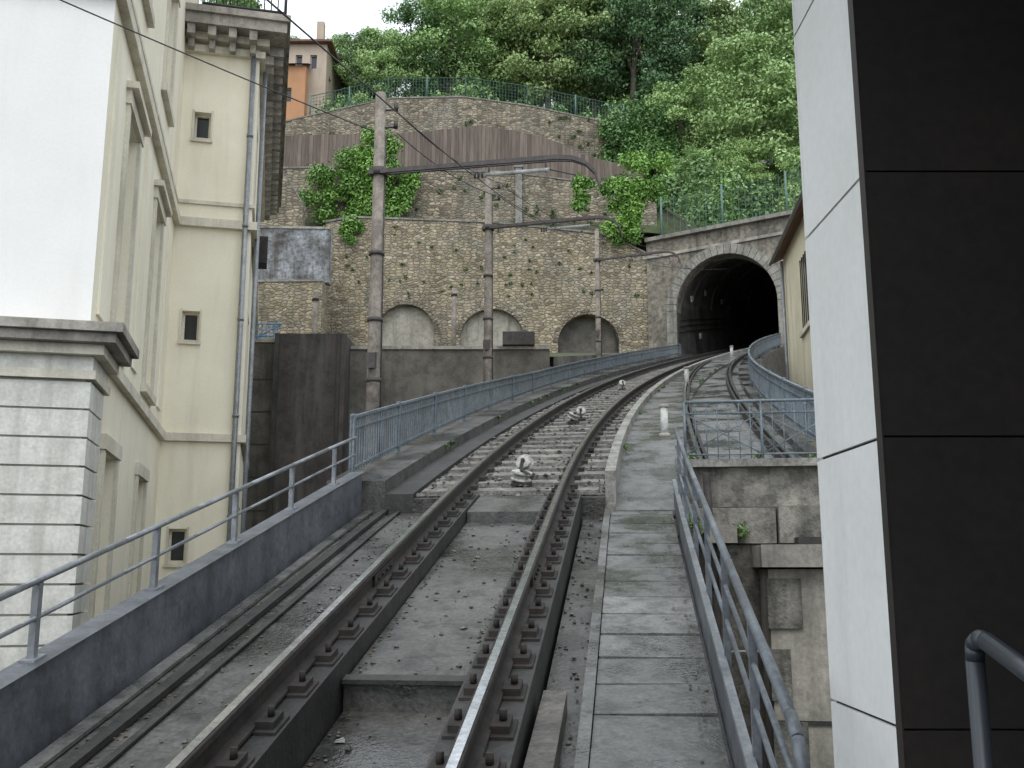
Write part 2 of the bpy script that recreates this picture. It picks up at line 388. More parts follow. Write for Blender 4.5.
def picket(name,offf,a,b,hf,bot=.02,mat='bluepaint',step=.095,post=1.9):
    m=MB(); S=srange(a,b,.5)
    def bar(z0f,z1f,w):
        for s0,s1 in zip(S[:-1],S[1:]):
            P=[]
            for zf in (z0f,z1f):
                P+=[tp(s0,offf(s0)-w,zf(s0)),tp(s0,offf(s0)+w,zf(s0)),tp(s1,offf(s1)+w,zf(s1)),tp(s1,offf(s1)-w,zf(s1))]
            m.hexa(P,mat)
    bar(lambda s:hf(s)-.03,lambda s:hf(s),.022)
    bar(lambda s:hf(s)-.15,lambda s:hf(s)-.13,.012)
    bar(lambda s:bot+.05,lambda s:bot+.075,.012)
    s=a
    while s<b:
        o=offf(s); m.hexa([tp(s,o-.007,bot+.01),tp(s,o+.007,bot+.01),tp(s+.02,o+.007,bot+.01),tp(s+.02,o-.007,bot+.01),tp(s,o-.007,hf(s)-.03),tp(s,o+.007,hf(s)-.03),tp(s+.02,o+.007,hf(s)-.03),tp(s+.02,o-.007,hf(s)-.03)],mat); s+=step
    s=a
    while s<=b+.01:
        o=offf(s); m.hexa([tp(s,o-.025,bot-.03),tp(s,o+.025,bot-.03),tp(s+.05,o+.025,bot-.03),tp(s+.05,o-.025,bot-.03),tp(s,o-.025,hf(s)+.02),tp(s,o+.025,hf(s)+.02),tp(s+.05,o+.025,hf(s)+.02),tp(s+.05,o-.025,hf(s)+.02)],mat); s+=post
    return m.obj(name)
picket('picket_fence',lambda s:-1.77,10.35,41,lambda s:.66-.2*min(1,(s-10)/12))
picket('picket_fence',lambda s:offR(s),11.05,41,lambda s:.64-.1*min(1,(s-10)/12))
m=MB(); oA,oB=1.78,3.42; sR=11.04
def rp(o,z): return tp(sR,o,z)
for z in (.66,.53,.08): m.cyl(rp(oA,z),rp(oB,z),.010 if z<.6 else .016,'bluepaint',6)
nb=14
for i in range(nb+1):
    o=oA+(oB-oA)*i/nb; m.cyl(rp(o,.0),rp(o,.66),.006 if i%7 else .016,'bluepaint',6)
for i in range(nb):
    o=oA+(oB-oA)*(i+.5)/nb; r0=(oB-oA)/nb*.5
    pts=[rp(o+r0*math.cos(t*math.pi/4),.595+r0*math.sin(t*math.pi/4)) for t in range(9)]; m.tube(pts,.005,'bluepaint',4)
    for zz in (.2,.38):
        pts=[rp(o+r0*.8*math.cos(t*math.pi/4),zz+r0*.8*math.sin(t*math.pi/4)) for t in range(9)]; m.tube(pts,.004,'bluepaint',4)
for a0,b0 in ((0,7),(7,14)):
    oa=oA+(oB-oA)*a0/nb; ob=oA+(oB-oA)*b0/nb
    m.cyl(rp(oa,.08),rp(ob,.53),.007,'bluepaint',5); m.cyl(rp(oa,.53),rp(ob,.08),.007,'bluepaint',5)
m.obj('ornamental_railing')

m=MB()
ro=1.66
strip(m,ro-.035,ro-.02,-.40,-.10,2.9,10.4,'parapet',2)
strip(m,ro-.05,ro-.01,-.10,-.07,2.9,10.4,'galv',2)
for z,rr in ((.44,.021),(.27,.012),(.10,.012)): railtube(m,ro,z,3.2,10.4,rr,'greypaint',2)
m.tube([tp(3.2,ro,.44),tp(3.08,ro,.42),tp(3.0,ro,.36),tp(2.98,ro,.2),tp(2.98,ro,-.4)],.021,'greypaint')
s=4.1
while s<10.5:
    strip(m,ro-.016,ro+.016,-.5,.43,s,s+.04,'greypaint',1); s+=1.1
m.obj('guard_rail')

# abutment at right
a=MB()
def tbox(mb,o0,o1,s0,s1,z0,z1,mt): mb.box(o0,o1,s0,s1,z0,z1,mt,lambda x,y,z:tp(y,x,0,z))
tbox(a,1.75,4.2,10.4,11.0,.62,1.02,'abut'); tbox(a,1.75,4.25,10.3,11.0,1.022,1.10,'curb')
tbox(a,1.75,2.6,10.15,11.0,.25,.60,'abut'); tbox(a,2.62,4.2,10.05,11.0,.25,.61,'abut')
tbox(a,2.35,4.6,9.3,11.0,.02,.22,'trimdark')
tbox(a,2.42,4.6,9.45,10.9,-6.1,.0,'infill'); tbox(a,1.75,2.42,10.2,10.9,-6.1,.24,'abut')
for i in range(7):
    tbox(a,2.40,2.70-.12*(i%2),9.42,9.6,-.52-.62*i,-.08-.62*i,'abut')
tbox(a,3.05,3.12,9.43,9.5,-6.0,-.01,'trimdark'); tbox(a,2.42,4.6,9.435,9.5,-1.35,-1.31,'conc_dark')
tbox(a,1.9,2.2,9.9,10.14,.25,.42,'trimdark'); tbox(a,2.75,3.3,9.75,10.04,.223,.30,'conc_dark')
a.cyl(tp(10.3,1.95,0,.95),tp(9.9,1.98,0,-.2),.04,'rust'); a.cyl(tp(9.9,1.98,0,-.2),tp(9.9,1.98,0,-6),.04,'rust')
a.cyl(tp(9.6,1.8,0,-.75),tp(9.4,4,0,-.66),.012,'whitep')
a.obj('bridge_abutment')

for sb,hh in ((13.9,.38),(23.0,.36),(35.,.36)):
    b_=MB(); x=1.56 if sb<30 else 1.45
    P0=tp(sb,x,-.1); P1=tp(sb,x,hh-.06); b_.cyl(P0,P1,.06,'whitep',10,.052); b_.cyl(P1,tp(sb,x,hh-.02),.064,'trimdark',10); b_.cyl(tp(sb,x,-.1),tp(sb,x,-.04),.08,'trimdark',10)
    b_.obj('bollard')
def pulley(name,s,o,ang,tilt=68,sc=1.,dz=.0):
    m=MB()
    R=Matrix.Rotation(ang,4,'Z')@Matrix.Rotation(math.radians(tilt),4,'X')
    P=Vector(tp(s,o,dz)); f=lambda x,y,z:tuple(P+(R@Vector((x,y,z)))*sc)
    prof=[(-.055,.02),(-.055,.13),(-.04,.135),(-.015,.10),(.015,.10),(.04,.135),(.055,.13),(.055,.02)]
    n=24
    for (z0,r0),(z1,r1) in zip(prof[:-1],prof[1:]):
        for j in range(n):
            t0,t1=2*math.pi*j/n,2*math.pi*(j+1)/n
            m.face([f(r0*math.cos(t0),r0*math.sin(t0),z0),f(r0*math.cos(t1),r0*math.sin(t1),z0),f(r1*math.cos(t1),r1*math.sin(t1),z1),f(r1*math.cos(t0),r1*math.sin(t0),z1)],'pulley')
    m.cyl(f(0,0,-.1),f(0,0,.1),.022,'rust')
    for z in (-.08,.08):
        m.hexa([f(-.025,-.22,z-.006),f(.025,-.22,z-.006),f(.025,-.22,z+.006),f(-.025,-.22,z+.006),f(-.025,.03,z-.006),f(.025,.03,z-.006),f(.025,.03,z+.006),f(-.025,.03,z+.006)],'rust')
    strip(m,o-.12*sc,o+.12*sc,-.16,-.13,s-.1,s+.1,'rust',1)
    m.obj(name)
pulley('cable_pulley',10.7,.02,.4,20,.85,-.07); pulley('cable_pulley',11.15,.0,-.5,60,.72,.0); pulley('cable_pulley',16.6,-.02,.9,30,.75,-.05); pulley('cable_pulley',17.0,.06,-.2,70,.6); pulley('cable_pulley',23.5,0,.2,60,.6)
m=MB()
m.hexa([tp(3.0,.70,-.40),tp(3.0,.84,-.40),tp(5.3,.855,-.40),tp(5.3,.735,-.40),tp(3.0,.70,-.27),tp(3.0,.84,-.27),tp(5.3,.855,-.28),tp(5.3,.735,-.28)],'plank'); m.obj('wooden_plank')
m=MB(); P=tp(5.0,-.27,-.43); m.hexa([(P[0]+x,P[1]+y,P[2]+z) for x,y,z in ((0,0,0),(.05,.01,0),(.045,.04,.01),(0,.03,.0),(.005,0,.012),(.045,.012,.02),(.04,.035,.02),(.005,.03,.01))],'whitep'); m.obj('paper_scrap')

# ------------------------------------------------------------------ catenary poles
def pole(s,off,top,boom,blen):
    m=MB(); b0=Vector(tp(s,off,-1.2)); t=Vector(tp(s,off,top))
    m.cyl(b0,t,.10,'polewood',12,.07)
    q=lambda o,z:tp(s,o,z)
    oe=off+blen
    for dy in (-.09,.06):
        S0=[(off-.12,boom),(oe-.55,boom+.05),(oe-.35,boom+.03),(oe-.18,boom-.04),(oe-.06,boom-.17),(oe,boom-.36)]
        P=[tp(s+dy,o,z) for o,z in S0]
        for A,B in zip(P[:-1],P[1:]):
            A=Vector(A);B=Vector(B); up=Vector((0,0,.03)); w=Vector((0,.016,0))
            m.hexa([A-up-w,B-up-w,B-up+w,A-up+w,A+up-w,B+up-w,B+up+w,A+up+w],'boom')
    m.cyl(q(off,boom+.05),q(off,boom-.05),.12,'boom',12)
    m.cyl(q(oe-1.5,boom-.12),q(oe-.65,boom-.10),.028,'whitep',8)
    for x in (oe-1.45,oe-.7): m.cyl(q(x,boom),q(x,boom-.13),.012,'boom',6)
    for k in range(3): m.cyl(q(oe-1.53-.05*k,boom-.12),q(oe-1.55-.05*k,boom-.12),.045,'boom',10)
    m.cyl(q(oe-.65,boom-.10),q(oe-.3,boom-.2),.008,'wire',5)
    for z in (top-.25,top-.5): m.cyl(tp(s,off,z),tp(s,off+.22,z),.014,'boom',6); m.cyl(tp(s,off+.22,z-.02),tp(s,off+.22,z+.08),.03,'dark',8)
    for z in (.9,1.7,2.6): m.cyl(tp(s,off,z),tp(s,off,z+.05),.105,'boom',12)
    m.cyl(tp(s,off+.10,0),tp(s,off+.085,top-.6),.010,'boom',5)
    m.box(-.06,.06,-.16,-.09,0,.2,'boom',lambda x,y,z:tp(s+y,off+x,1.1+z))
    m.obj('catenary_pole')
pole(12.3,-2.12,4.9,3.76,2.95)
pole(19.2,-2.12,4.75,3.65,2.75)
pole(31.,-2.2,4.7,3.65,2.7)
w=MB()
def wire(pts_s,o,z,r=.009,sg=.18):
    P=[]
    for a,b in zip(pts_s[:-1],pts_s[1:]):
        n=10
        for i in range(n):
            t=i/n; s=a+(b-a)*t; P.append(tp(s,o,z-sg*4*t*(1-t)*((b-a)/12)))
    P.append(tp(pts_s[-1],o,z)); w.tube(P,r,'wire',5)
wire([-6,12.3,19.2,31,43,60],-.72,3.55,.0065,.02)
wire([12.3,19.2,31,41],-1.87,4.6,.008)
wire([12.3,19.2,31,41],-1.87,4.3,.008)
def span(a,b,sag,r=.009):
    a=Vector(a);b=Vector(b); w.tube([a.lerp(b,i/16)-Vector((0,0,sag*4*(i/16)*(1-i/16))) for i in range(17)],r,'wire',5)
span(tp(12.3,-2.2,4.35),(-9.5,1.5,5.2),.15,.008)
span(tp(31,-.4,3.3),tp(43,0.2,3.6),.1)
w.obj('overhead_wires')

# ------------------------------------------------------------------ wall helpers
def archwall(mb,x0,x1,z0,topf,arches,depth,mat,soff,T,topmat=None,dx=1.5):
    xs=set(srange(x0,x1,dx))
    for cx,r,sz,rise in arches:
        xs={x for x in xs if not(cx-r-.01<x<cx+r+.01)}
        xs|={cx-r*math.cos(math.pi*k/20) for k in range(21)}
    xs=sorted(xs)
    def ah(x):
        for cx,r,sz,rise in arches:
            if cx-r-1e-6<=x<=cx+r+1e-6: return sz+rise*math.sqrt(max(0,1-((x-cx)/r)**2))
        return None
    for a,b in zip(xs[:-1],xs[1:]):
        mid=ah((a+b)/2)
        za=ah(a) if mid is not None else z0; zb=ah(b) if mid is not None else z0
        mb.face([T(a,0,za),T(b,0,zb),T(b,0,topf(b)),T(a,0,topf(a))],mat)
        mb.face([T(a,0,topf(a)),T(b,0,topf(b)),T(b,depth,topf(b)),T(a,depth,topf(a))],topmat or mat)
        if mid is not None: mb.face([T(a,0,za),T(a,depth,za),T(b,depth,zb),T(b,0,zb)],soff,True)
        mb.face([T(b,depth,zb),T(a,depth,za),T(a,depth,topf(a)),T(b,depth,topf(b))],mat)
    for cx,r,sz,rise in arches:
        for x in (cx-r,cx+r): mb.face([T(x,0,z0),T(x,depth,z0),T(x,depth,sz),T(x,0,sz)],soff)
    for x in (x0,x1): mb.face([T(x,0,z0),T(x,depth,z0),T(x,depth,topf(x)),T(x,0,topf(x))],mat)
def lin(pts):
    xs=[p[0] for p in pts]; ys=[p[1] for p in pts]
    return lambda x: float(np.interp(x,xs,ys))
def ring(mb,cx,r,sz,rise,th,y0,y1,mat,T,n=22,gap=.012,leg=0):
    for k in range(n):
        t0=math.pi*k/n+gap; t1=math.pi*(k+1)/n-gap
        P=[]
        for y in (y0,y1):
            for rr,tt in ((0,t0),(th,t0),(th,t1),(0,t1)):
                P.append(T(cx-(r+rr)*math.cos(tt),y,sz+(rise+rr)*math.sin(tt)))
        mb.hexa(P,mat)

mw=MB(); Y0=42.
tf=lin([(-8.2,15.0),(-7.9,15.25),(-1,15.0),(4.6,14.4),(5.2,13.9),(6.6,13.2)])
ar=[(-4.6,1.28,10.0,1.3),(-.86,1.38,9.8,1.3),(3.3,1.32,9.6,1.25)]
Tm=lambda x,y,z:(x,Y0+y,z)
archwall(mw,-8.2,6.6,7.5,tf,ar,.75,'stone','stone2',Tm)
for i,(cx,r,sz,rise) in enumerate(ar): ring(mw,cx,r,sz,rise,.22,-.03,.2,'stone2',Tm,26)
mw.box(-6,-3.2,.3,.5,8,11.6,'infill',Tm); mw.box(-2.4,.6,.3,.5,8,11.6,'infill',Tm); mw.box(1.9,4.8,.5,.7,8,11.6,'conc_wall',Tm)
S=srange(-8.2,6.6,1.2)
for a,b in zip(S[:-1],S[1:]):
    za,zb=tf(a),tf(b)
    mw.hexa([Tm(a,-.05,za+.003),Tm(b-.015,-.05,zb+.003),Tm(b-.015,.8,zb+.003),Tm(a,.8,za+.003),Tm(a,-.05,za+.09),Tm(b-.015,-.05,zb+.09),Tm(b-.015,.8,zb+.09),Tm(a,.8,za+.09)],'ringst')
mw.obj('stone_retaining_wall')
def simplewall(name,x0,x1,y,z0,top,th,mat,cop='ringst',bot=None,copw=.04,ch=.09,y1=None):
    m=MB(); f=lin(top); S=srange(x0,x1,1.2); bb=lin(bot) if bot else (lambda x:z0)
    yy=(lambda x:y+(0 if y1 is None else (y1-y)*(x-x0)/(x1-x0)))
    for a,b in zip(S[:-1],S[1:]):
        m.hexa([(a,yy(a),bb(a)),(b,yy(b),bb(b)),(b,yy(b)+th,bb(b)),(a,yy(a)+th,bb(a)),(a,yy(a),f(a)),(b,yy(b),f(b)),(b,yy(b)+th,f(b)),(a,yy(a)+th,f(a))],mat)
        if cop:
            j=random.uniform(-.02,.02)
            m.hexa([(a,yy(a)-copw,f(a)+.002),(b-.012,yy(b)-copw,f(b)+.002),(b-.012,yy(b)+th+copw,f(b)+.002),(a,yy(a)+th+copw,f(a)+.002),(a,yy(a)-copw,f(a)+ch+j),(b-.012,yy(b)-copw,f(b)+ch+j),(b-.012,yy(b)+th+copw,f(b)+ch+j),(a,yy(a)+th+copw,f(a)+ch+j)],cop)
    return m.obj(name)
simplewall('stone_terrace_wall',-18,7.6,50,14,[(-18,20.8),(-8,20.9),(0,20.6),(7.6,19.6)],.7,'stone2')
simplewall('stone_terrace_wall',-17,7.3,60,22,[(-17,27.6),(-13,28.6),(-8,29.8),(-3,29.9),(1,29.3),(7.3,27.9)],.8,'stone2')
simplewall('brown_plank_fence',-16,7.5,54,20,[(-16,24.5),(-6,24.7),(-1.7,25.2),(2.2,24.4),(4.4,23.2),(7.5,22.6)],.08,'plankfence',None)
simplewall('rendered_wall',-18,-7.6,40,11.7,[(-18,14.2),(-7.6,14.0)],.5,'render','trimdark')
simplewall('stone_terrace_wall',-18,-7.7,39.2,5,[(-18,11.4),(-7.7,11.5)],1.2,'stone','ringst')
simplewall('stone_terrace_wall',-18,-9.9,45,10,[(-18,19.3),(-11,18.9),(-9.9,17.0)],.6,'stone2','ringst')
for x,y,z0,z1,wd in ((.35,49.7,17.3,20.8,.35),(-9.2,41.7,8,12.6,.3)):
    b_=MB(); b_.box(x-wd/2,x+wd/2,y-.05,y+.25,z0,z1,'curb'); b_.box(x-wd/2-.06,x+wd/2+.06,y-.1,y+.25,z1+.002,z1+.12,'curb'); b_.obj('wall_buttress')
for x,y,z0,z1 in ((-2.15,36,7.4,10.3),(-6.7,33,6.8,9.3)):
    b_=MB(); b_.cyl((x,y,z0),(x,y,z1),.09,'polewood'); b_.cyl((x,y,z1-.3),(x,y,z1-.22),.12,'rust'); b_.obj('wooden_post')
m=MB()
m.box(-11.5,-6.05,25.6,26.6,-6.05,5.85,'conc_wall'); m.box(-6.05,-4.3,25.2,26.6,-6.05,6.0,'conc_panel'); m.box(-4.3,1.0,26,26.6,-6.05,5.75,'conc_wall')
m.box(-4.29,1.0,25.95,26.65,5.752,5.84,'trimdark'); m.box(-11.5,-6.08,25.55,26.65,5.852,5.95,'trimdark'); m.box(-.25,.6,25.8,26.5,5.845,6.2,'conc_panel')
for z in range(12):
    m.box(-11.5,-6.06,25.585,25.6,-4.5+z*.85,-4.47+z*.85,'conc_dark')
m.box(-8.2,-8.1,25.58,25.598,-6,5.8,'conc_dark')
m.box(-6.12,-6.0,25.15,25.198,-6,6.0,'conc_dark'); m.box(-4.5,-4.42,25.15,25.198,-6,6.0,'conc_dark'); m.obj('concrete_retaining_wall')
m=MB()
for i in range(22):
    x=-8.8+i*.11; m.cyl((x,27,5.9),(x,27,6.7),.014,'blue',5)
for z in (6.0,6.35,6.7): m.cyl((-8.85,27,z),(-6.4,27,z),.02,'blue',5)
m.cyl((-8.8,27,6.0),(-7.6,27,6.7),.02,'blue',5); m.cyl((-7.6,27,6.0),(-6.4,27,6.7),.02,'blue',5)
m.obj('blue_railing')
m=MB(); S=srange(26.3,42.2,1.5)
for a,b in zip(S[:-1],S[1:]):
    A=tp(a,-2.35); B=tp(b,-2.35); za=5.55+(A[1]-26)*.225; zb=5.55+(B[1]-26)*.225
    m.face([(-25,A[1],za),(A[0],A[1],za),(B[0],B[1],zb),(-25,B[1],zb)],'soil')
    m.face([(A[0],A[1],0),(B[0],B[1],0),(B[0],B[1],zb),(A[0],A[1],za)],'conc_wall')
m.obj('terrace_ground')

# ------------------------------------------------------------------ tunnel portal
sp=41.3
O=Vector(tp(sp,0,0)); A1=Vector(tp(sp,1,0)); lat=(A1-O); lat.z=0; lat.normalize(); axd=Vector((-lat.y,lat.x,0))
Tp=lambda x,y,z:tuple(Vector((O.x,O.y,0))+lat*(x+.12)+axd*y+Vector((0,0,z)))
zb=rz(sp)
pw=MB()
arc=[(0,2.12,zb+1.9,2.25)]
ptop=lin([(-3.4,zb+5.1),(8,zb+5.7)])
archwall(pw,-3.4,8,zb-1.5,ptop,arc,.7,'portal','portal',Tp)
ring(pw,0,2.12,zb+1.9,2.25,.42,-.12,.3,'ringst',Tp,26,.004)
for sd in (-1,1):
    for k in range(6):
        z0=zb-.9+k*.466; x0,x1=sorted((sd*2.12,sd*(2.54))); pw.box(x0,x1,-.12,.3,z0+.004,z0+.462,'ringst',Tp)
for a,b in zip(srange(-3.4,8,1.1)[:-1],srange(-3.4,8,1.1)[1:]):
    pw.hexa([Tp(a,-.22,ptop(a)+.003),Tp(b-.01,-.22,ptop(b)+.003),Tp(b-.01,.8,ptop(b)+.003),Tp(a,.8,ptop(a)+.003),Tp(a,-.22,ptop(a)+.17),Tp(b-.01,-.22,ptop(b)+.17),Tp(b-.01,.8,ptop(b)+.17),Tp(a,.8,ptop(a)+.17)],'ringst')
    pw.hexa([Tp(a,-.08,ptop(a)-.75),Tp(b,-.08,ptop(b)-.75),Tp(b,.1,ptop(b)-.75),Tp(a,.1,ptop(a)-.75),Tp(a,-.08,ptop(a)-.62),Tp(b,-.08,ptop(b)-.62),Tp(b,.1,ptop(b)-.62),Tp(a,.1,ptop(a)-.62)],'trimdark')
par=empty('tunnel_portal'); pw.obj('portal_wall',par)
ln=MB(); prof=[(-2.0,-.6),(-2.0,1.9)]+[(.12-2.12*math.cos(math.pi*k/20),1.9+2.25*math.sin(math.pi*k/20)) for k in range(21)]+[(2.24,1.9),(2.24,-.6)]
sweep(ln,prof,41.45,85,'lining',1,closed=False,smooth=True)
for k in range(10):
    s=43.5+k*3.0
    P=[(.12-2.05*math.cos(math.pi*q/20),1.9+2.18*math.sin(math.pi*q/20)) for q in range(21)]
    for (o0,z0),(o1,z1) in zip(P[:-1],P[1:]):
        ln.hexa([tp(s,o0,z0),tp(s,o1,z1),tp(s+.12,o1,z1),tp(s+.12,o0,z0),tp(s,o0*1.05,z0+.08),tp(s,o1*1.05,z1+.08),tp(s+.12,o1*1.05,z1+.08),tp(s+.12,o0*1.05,z0+.08)],'lining')
ln.face([tp(84,-2.5,-1),tp(84,2.7,-1),tp(84,2.7,5),tp(84,-2.5,5)],'black')  # black sheet closing the tube, painted in place of unlit depth
for z in (1.0,1.25,1.5):
    ln.tube([tp(s,-1.93,z) for s in srange(41.6,60,2)],.03,'wire',5)
for k,(dz,zz) in enumerate(((0,2.3),(2.2,2.6),(4.8,2.2),(1.2,.6))):
    ln.box(0,.25,0,.05,0,.25,'whitep',lambda x,y,z,dz=dz,zz=zz:tp(42.6+dz+x,-1.75+y,zz+z))
ln.obj('tunnel_lining',par)

# ------------------------------------------------------------------ hillside
LP=[(42.4,14.7),(49.7,17.2),(50.6,19.3),(53.8,20.9),(59.7,22.5),(60.7,27.6),(64,29.6),(75,34),(120,54),(220,70)]
RP=[(42.4,13.6),(50,16.5),(58,21.5),(64,26),(75,33),(120,54),(220,70)]
def hz(x,y):
    l=np.interp(y,[p[0] for p in LP],[p[1] for p in LP]); r=np.interp(y,[p[0] for p in RP],[p[1] for p in RP])
    t=min(1,max(0,(x-7.4)/3.5)); z=l*(1-t)+r*t
    return float(z + (0 if y<66 else .8*math.sin(x*.21)+.6*math.sin(y*.3+x*.1)) - (0 if x>-12 or y<70 else min(9,(-12-x)*.5)*min(1,(y-70)/20)))
m=MB(); xs=[-160,-110,-80,-60,-45,-35]+list(np.arange(-28,32,2.))+[36,45,60,80,110,160]; ys=[42.4,44,47,49.7,50.6,52,53.8,57,59.7,60.7,62,64,67,70,75,80,87,95,105,120,150,220]
m.v=[(x,y,hz(x,y)) for y in ys for x in xs]; n=len(xs); k=m.mi('soil')
for j in range(len(ys)-1):
    for i in range(n-1):
        m.f.append((j*n+i,j*n+i+1,(j+1)*n+i+1,(j+1)*n+i)); m.m.append(k); m.sm.append(True)
m.obj('hillside')
def meshfence(name,pts,h,step=.28,post=2.5,mat='greenmesh'):
    m=MB()
    for (p,q) in zip(pts[:-1],pts[1:]):
        p=Vector(p);q=Vector(q); d=(q-p).length; n=int(d/step)
        for i in range(n):
            a=p.lerp(q,i/n); m.cyl(a,a+Vector((0,0,h)),.013,mat,3,cap=False)
        n=max(1,int(d/post))
        for i in range(n+1):
            a=p.lerp(q,i/n); m.cyl(a-Vector((0,0,.2)),a+Vector((0,0,h+.05)),.05,mat,6)
        k=0
        while k<=h+.01:
            m.cyl(p+Vector((0,0,k)),q+Vector((0,0,k)),.012 if k<h-.1 else .03,mat,3,cap=False); k+=.22
    m.obj(name)
f4=lin([(-17,27.6),(-13,28.6),(-8,29.8),(-3,29.9),(1,29.3),(7.3,27.9)])
meshfence('green_mesh_fence',[(x,60.1,f4(x)+.12) for x in (-13,-8,-3,1,7.2)],1.35,.2)
meshfence('green_mesh_fence',[Tp(x,.4,ptop(x)+.2) for x in (-2.8,8)],1.9)
m=MB(); m.hexa([Tp(-3,9,16),Tp(12,9,16),Tp(12,9.6,16),Tp(-3,9.6,16),Tp(-3,9,zb+8.6),Tp(12,9,zb+9),Tp(12,9.6,zb+9),Tp(-3,9.6,zb+8.6)],'stone2'); m.obj('stone_terrace_wall')

# ------------------------------------------------------------------ buildings
def facade(mb,P,U,w,z0,z1,ops,mat,Nn,depth=.22,frame='whitep',pane='glass'):
    P=Vector((P[0],P[1],0)); U=Vector((U[0],U[1],0)); Nn=Vector((Nn[0],Nn[1],0))
    f=lambda u,v,d=0: tuple(P+U*u+Nn*d+Vector((0,0,v)))
    us=sorted({0,w}|{o[0] for o in ops}|{o[1] for o in ops}); vs=sorted({z0,z1}|{o[2] for o in ops}|{o[3] for o in ops})
    for a,b in zip(us[:-1],us[1:]):
        for c,d in zip(vs[:-1],vs[1:]):
            mu,mv=(a+b)/2,(c+d)/2
            if any(o[0]<mu<o[1] and o[2]<mv<o[3] for o in ops): continue
            mb.face([f(a,c),f(b,c),f(b,d),f(a,d)],mat)
    for (a,b,c,d) in ops:
        for q in ([f(a,c),f(a,d),f(a,d,depth),f(a,c,depth)],[f(b,c),f(b,c,depth),f(b,d,depth),f(b,d)],[f(a,c),f(a,c,depth),f(b,c,depth),f(b,c)],[f(a,d),f(b,d),f(b,d,depth),f(a,d,depth)]): mb.face(q,mat)
        mb.face([f(a,c,depth),f(b,c,depth),f(b,d,depth),f(a,d,depth)],pane)
        t=.05
        def bx(u0,u1,v0,v1): 
            mb.hexa([f(u0,v0,depth-.05),f(u1,v0,depth-.05),f(u1,v0,depth-.003),f(u0,v0,depth-.003),f(u0,v1,depth-.05),f(u1,v1,depth-.05),f(u1,v1,depth-.003),f(u0,v1,depth-.003)],frame)
        bx(a,a+t,c,d); bx(b-t,b,c,d); bx(a+t,b-t,c,c+t); bx(a+t,b-t,d-t,d)
        if b-a>.7: bx((a+b)/2-.025,(a+b)/2+.025,c+t,d-t)
        if d-c>1.4: bx(a+t,b-t,c+(d-c)*.68,c+(d-c)*.68+.05)

MB4=Matrix.Translation((-5.46,20,0))@Matrix.Rotation(math.radians(13.8),4,'Z')
bp=empty('apartment_building')
def bobj(mb,name):
    o=mb.obj(name); o.parent=bp; return o
bp.matrix_world=MB4
X0=-1.53; YB=-8.6
bl=MB()
wins=[]
for yc in (-6.5,-2.9):
    for z0,z1 in ((-.9,1.5),(3.0,6.2),(8.3,10.6)):
        hw=.55; wins.append((yc-hw-YB,yc+hw-YB,z0,z1))
facade(bl,(X0,YB),(0,1),-YB,-6.1,13,wins,'cream',(-1,0),.25)
facade(bl,(-12,YB),(1,0),12+X0,-6.1,2.45,[],'white',(0,1))
facade(bl,(-12,YB),(1,0),12+X0,2.45,13,[(4,5.3,3.6,6.2)],'white',(0,1),.2)
wf=[( .26,.60,8.9,9.5),(.26,.60,4.55,5.17),(.26,.60,.12,.78)]
facade(bl,(X0,0),(1,0),-X0,-6.1,11.6,wf,'cream',(0,1),.2,'trim')
facade(bl,(0,0),(0,1),10.5,-6.1,11.6,[(1.2+i*2.6,2.2+i*2.6,z,z+1.9) for i in range(3) for z in (-.6,3.6,8)],'cream',(-1,0),.2)
facade(bl,(0,10.5),(-1,0),12,-6.1,11.6,[],'cream',(0,-1))
bl.face([(-12,YB,13),(X0,YB,13),(X0,10.5,13),(-12,10.5,13)],'tile')
bl.face([(X0,0,11.6),(0,0,11.6),(0,10.5,11.6),(X0,10.5,11.6)],'tile')
bl.face([(X0,0,11.6),(X0,10.5,11.6),(X0,10.5,13),(X0,0,13)],'cream')
bl.face([(-12,YB,-6),(-12,10.5,-6),(-12,10.5,13),(-12,YB,13)],'cream')
bobj(bl,'walls')
tr_=MB()
for yc in (-6.5,-2.9):
    for z0,z1 in ((-.9,1.5),(3.0,6.2),(8.3,10.6)):
        a,b=yc-.55,yc+.55
        tr_.box(X0+.001,X0+.05,a-.16,a-.003,z0,z1,'trim'); tr_.box(X0+.001,X0+.05,b+.003,b+.16,z0,z1,'trim')
        tr_.box(X0+.001,X0+.07,a-.2,b+.2,z1+.003,z1+.2,'trim'); tr_.box(X0+.001,X0+.10,a-.22,b+.22,z0-.14,z0-.003,'trim')
        if z0==3.0: tr_.box(X0+.001,X0+.16,a-.26,b+.26,z1+.203,z1+.30,'trim')
        tr_.box(X0-.19,X0-.15,a+.02,(a+b)/2-.01,z0+.03,z1-.03,'shutter'); tr_.box(X0-.19,X0-.15,(a+b)/2+.01,b-.02,z0+.03,z1-.03,'shutter')
for (a,b,c,d) in wf:
    tr_.box(X0+a-.05,X0+b+.05,-.06,-.001,c-.08,c-.003,'trim'); tr_.box(X0+a-.04,X0+a-.003,-.02,-.001,c,d+.04,'trim'); tr_.box(X0+b+.003,X0+b+.04,-.02,-.001,c,d+.04,'trim')
for z,pj,hh in ((2.50,.10,.16),(6.95,.12,.18),(7.45,.05,.08)):
    tr_.box(X0+.001,X0+pj,YB+(1.05 if z<3 else 0),-.001-pj,z,z+hh,'trim')
    tr_.box(X0+pj,.0+pj,-pj,-.001,z+.002,z+hh-.002,'trim')
    tr_.box(.001,pj-.002,.0,10.5,z+.004,z+hh-.004,'trim')
    if z>3: tr_.box(-12,X0+pj,YB-pj,YB-.001,z,z+hh,'trim')
for y in (-8.0,-4.7,-.9):
    tr_.box(X0+.001,X0+.035,y-.28,y+.28,3.0,6.6,'cream')
bobj(tr_,'window_trim')
ru=MB(); z=-6.
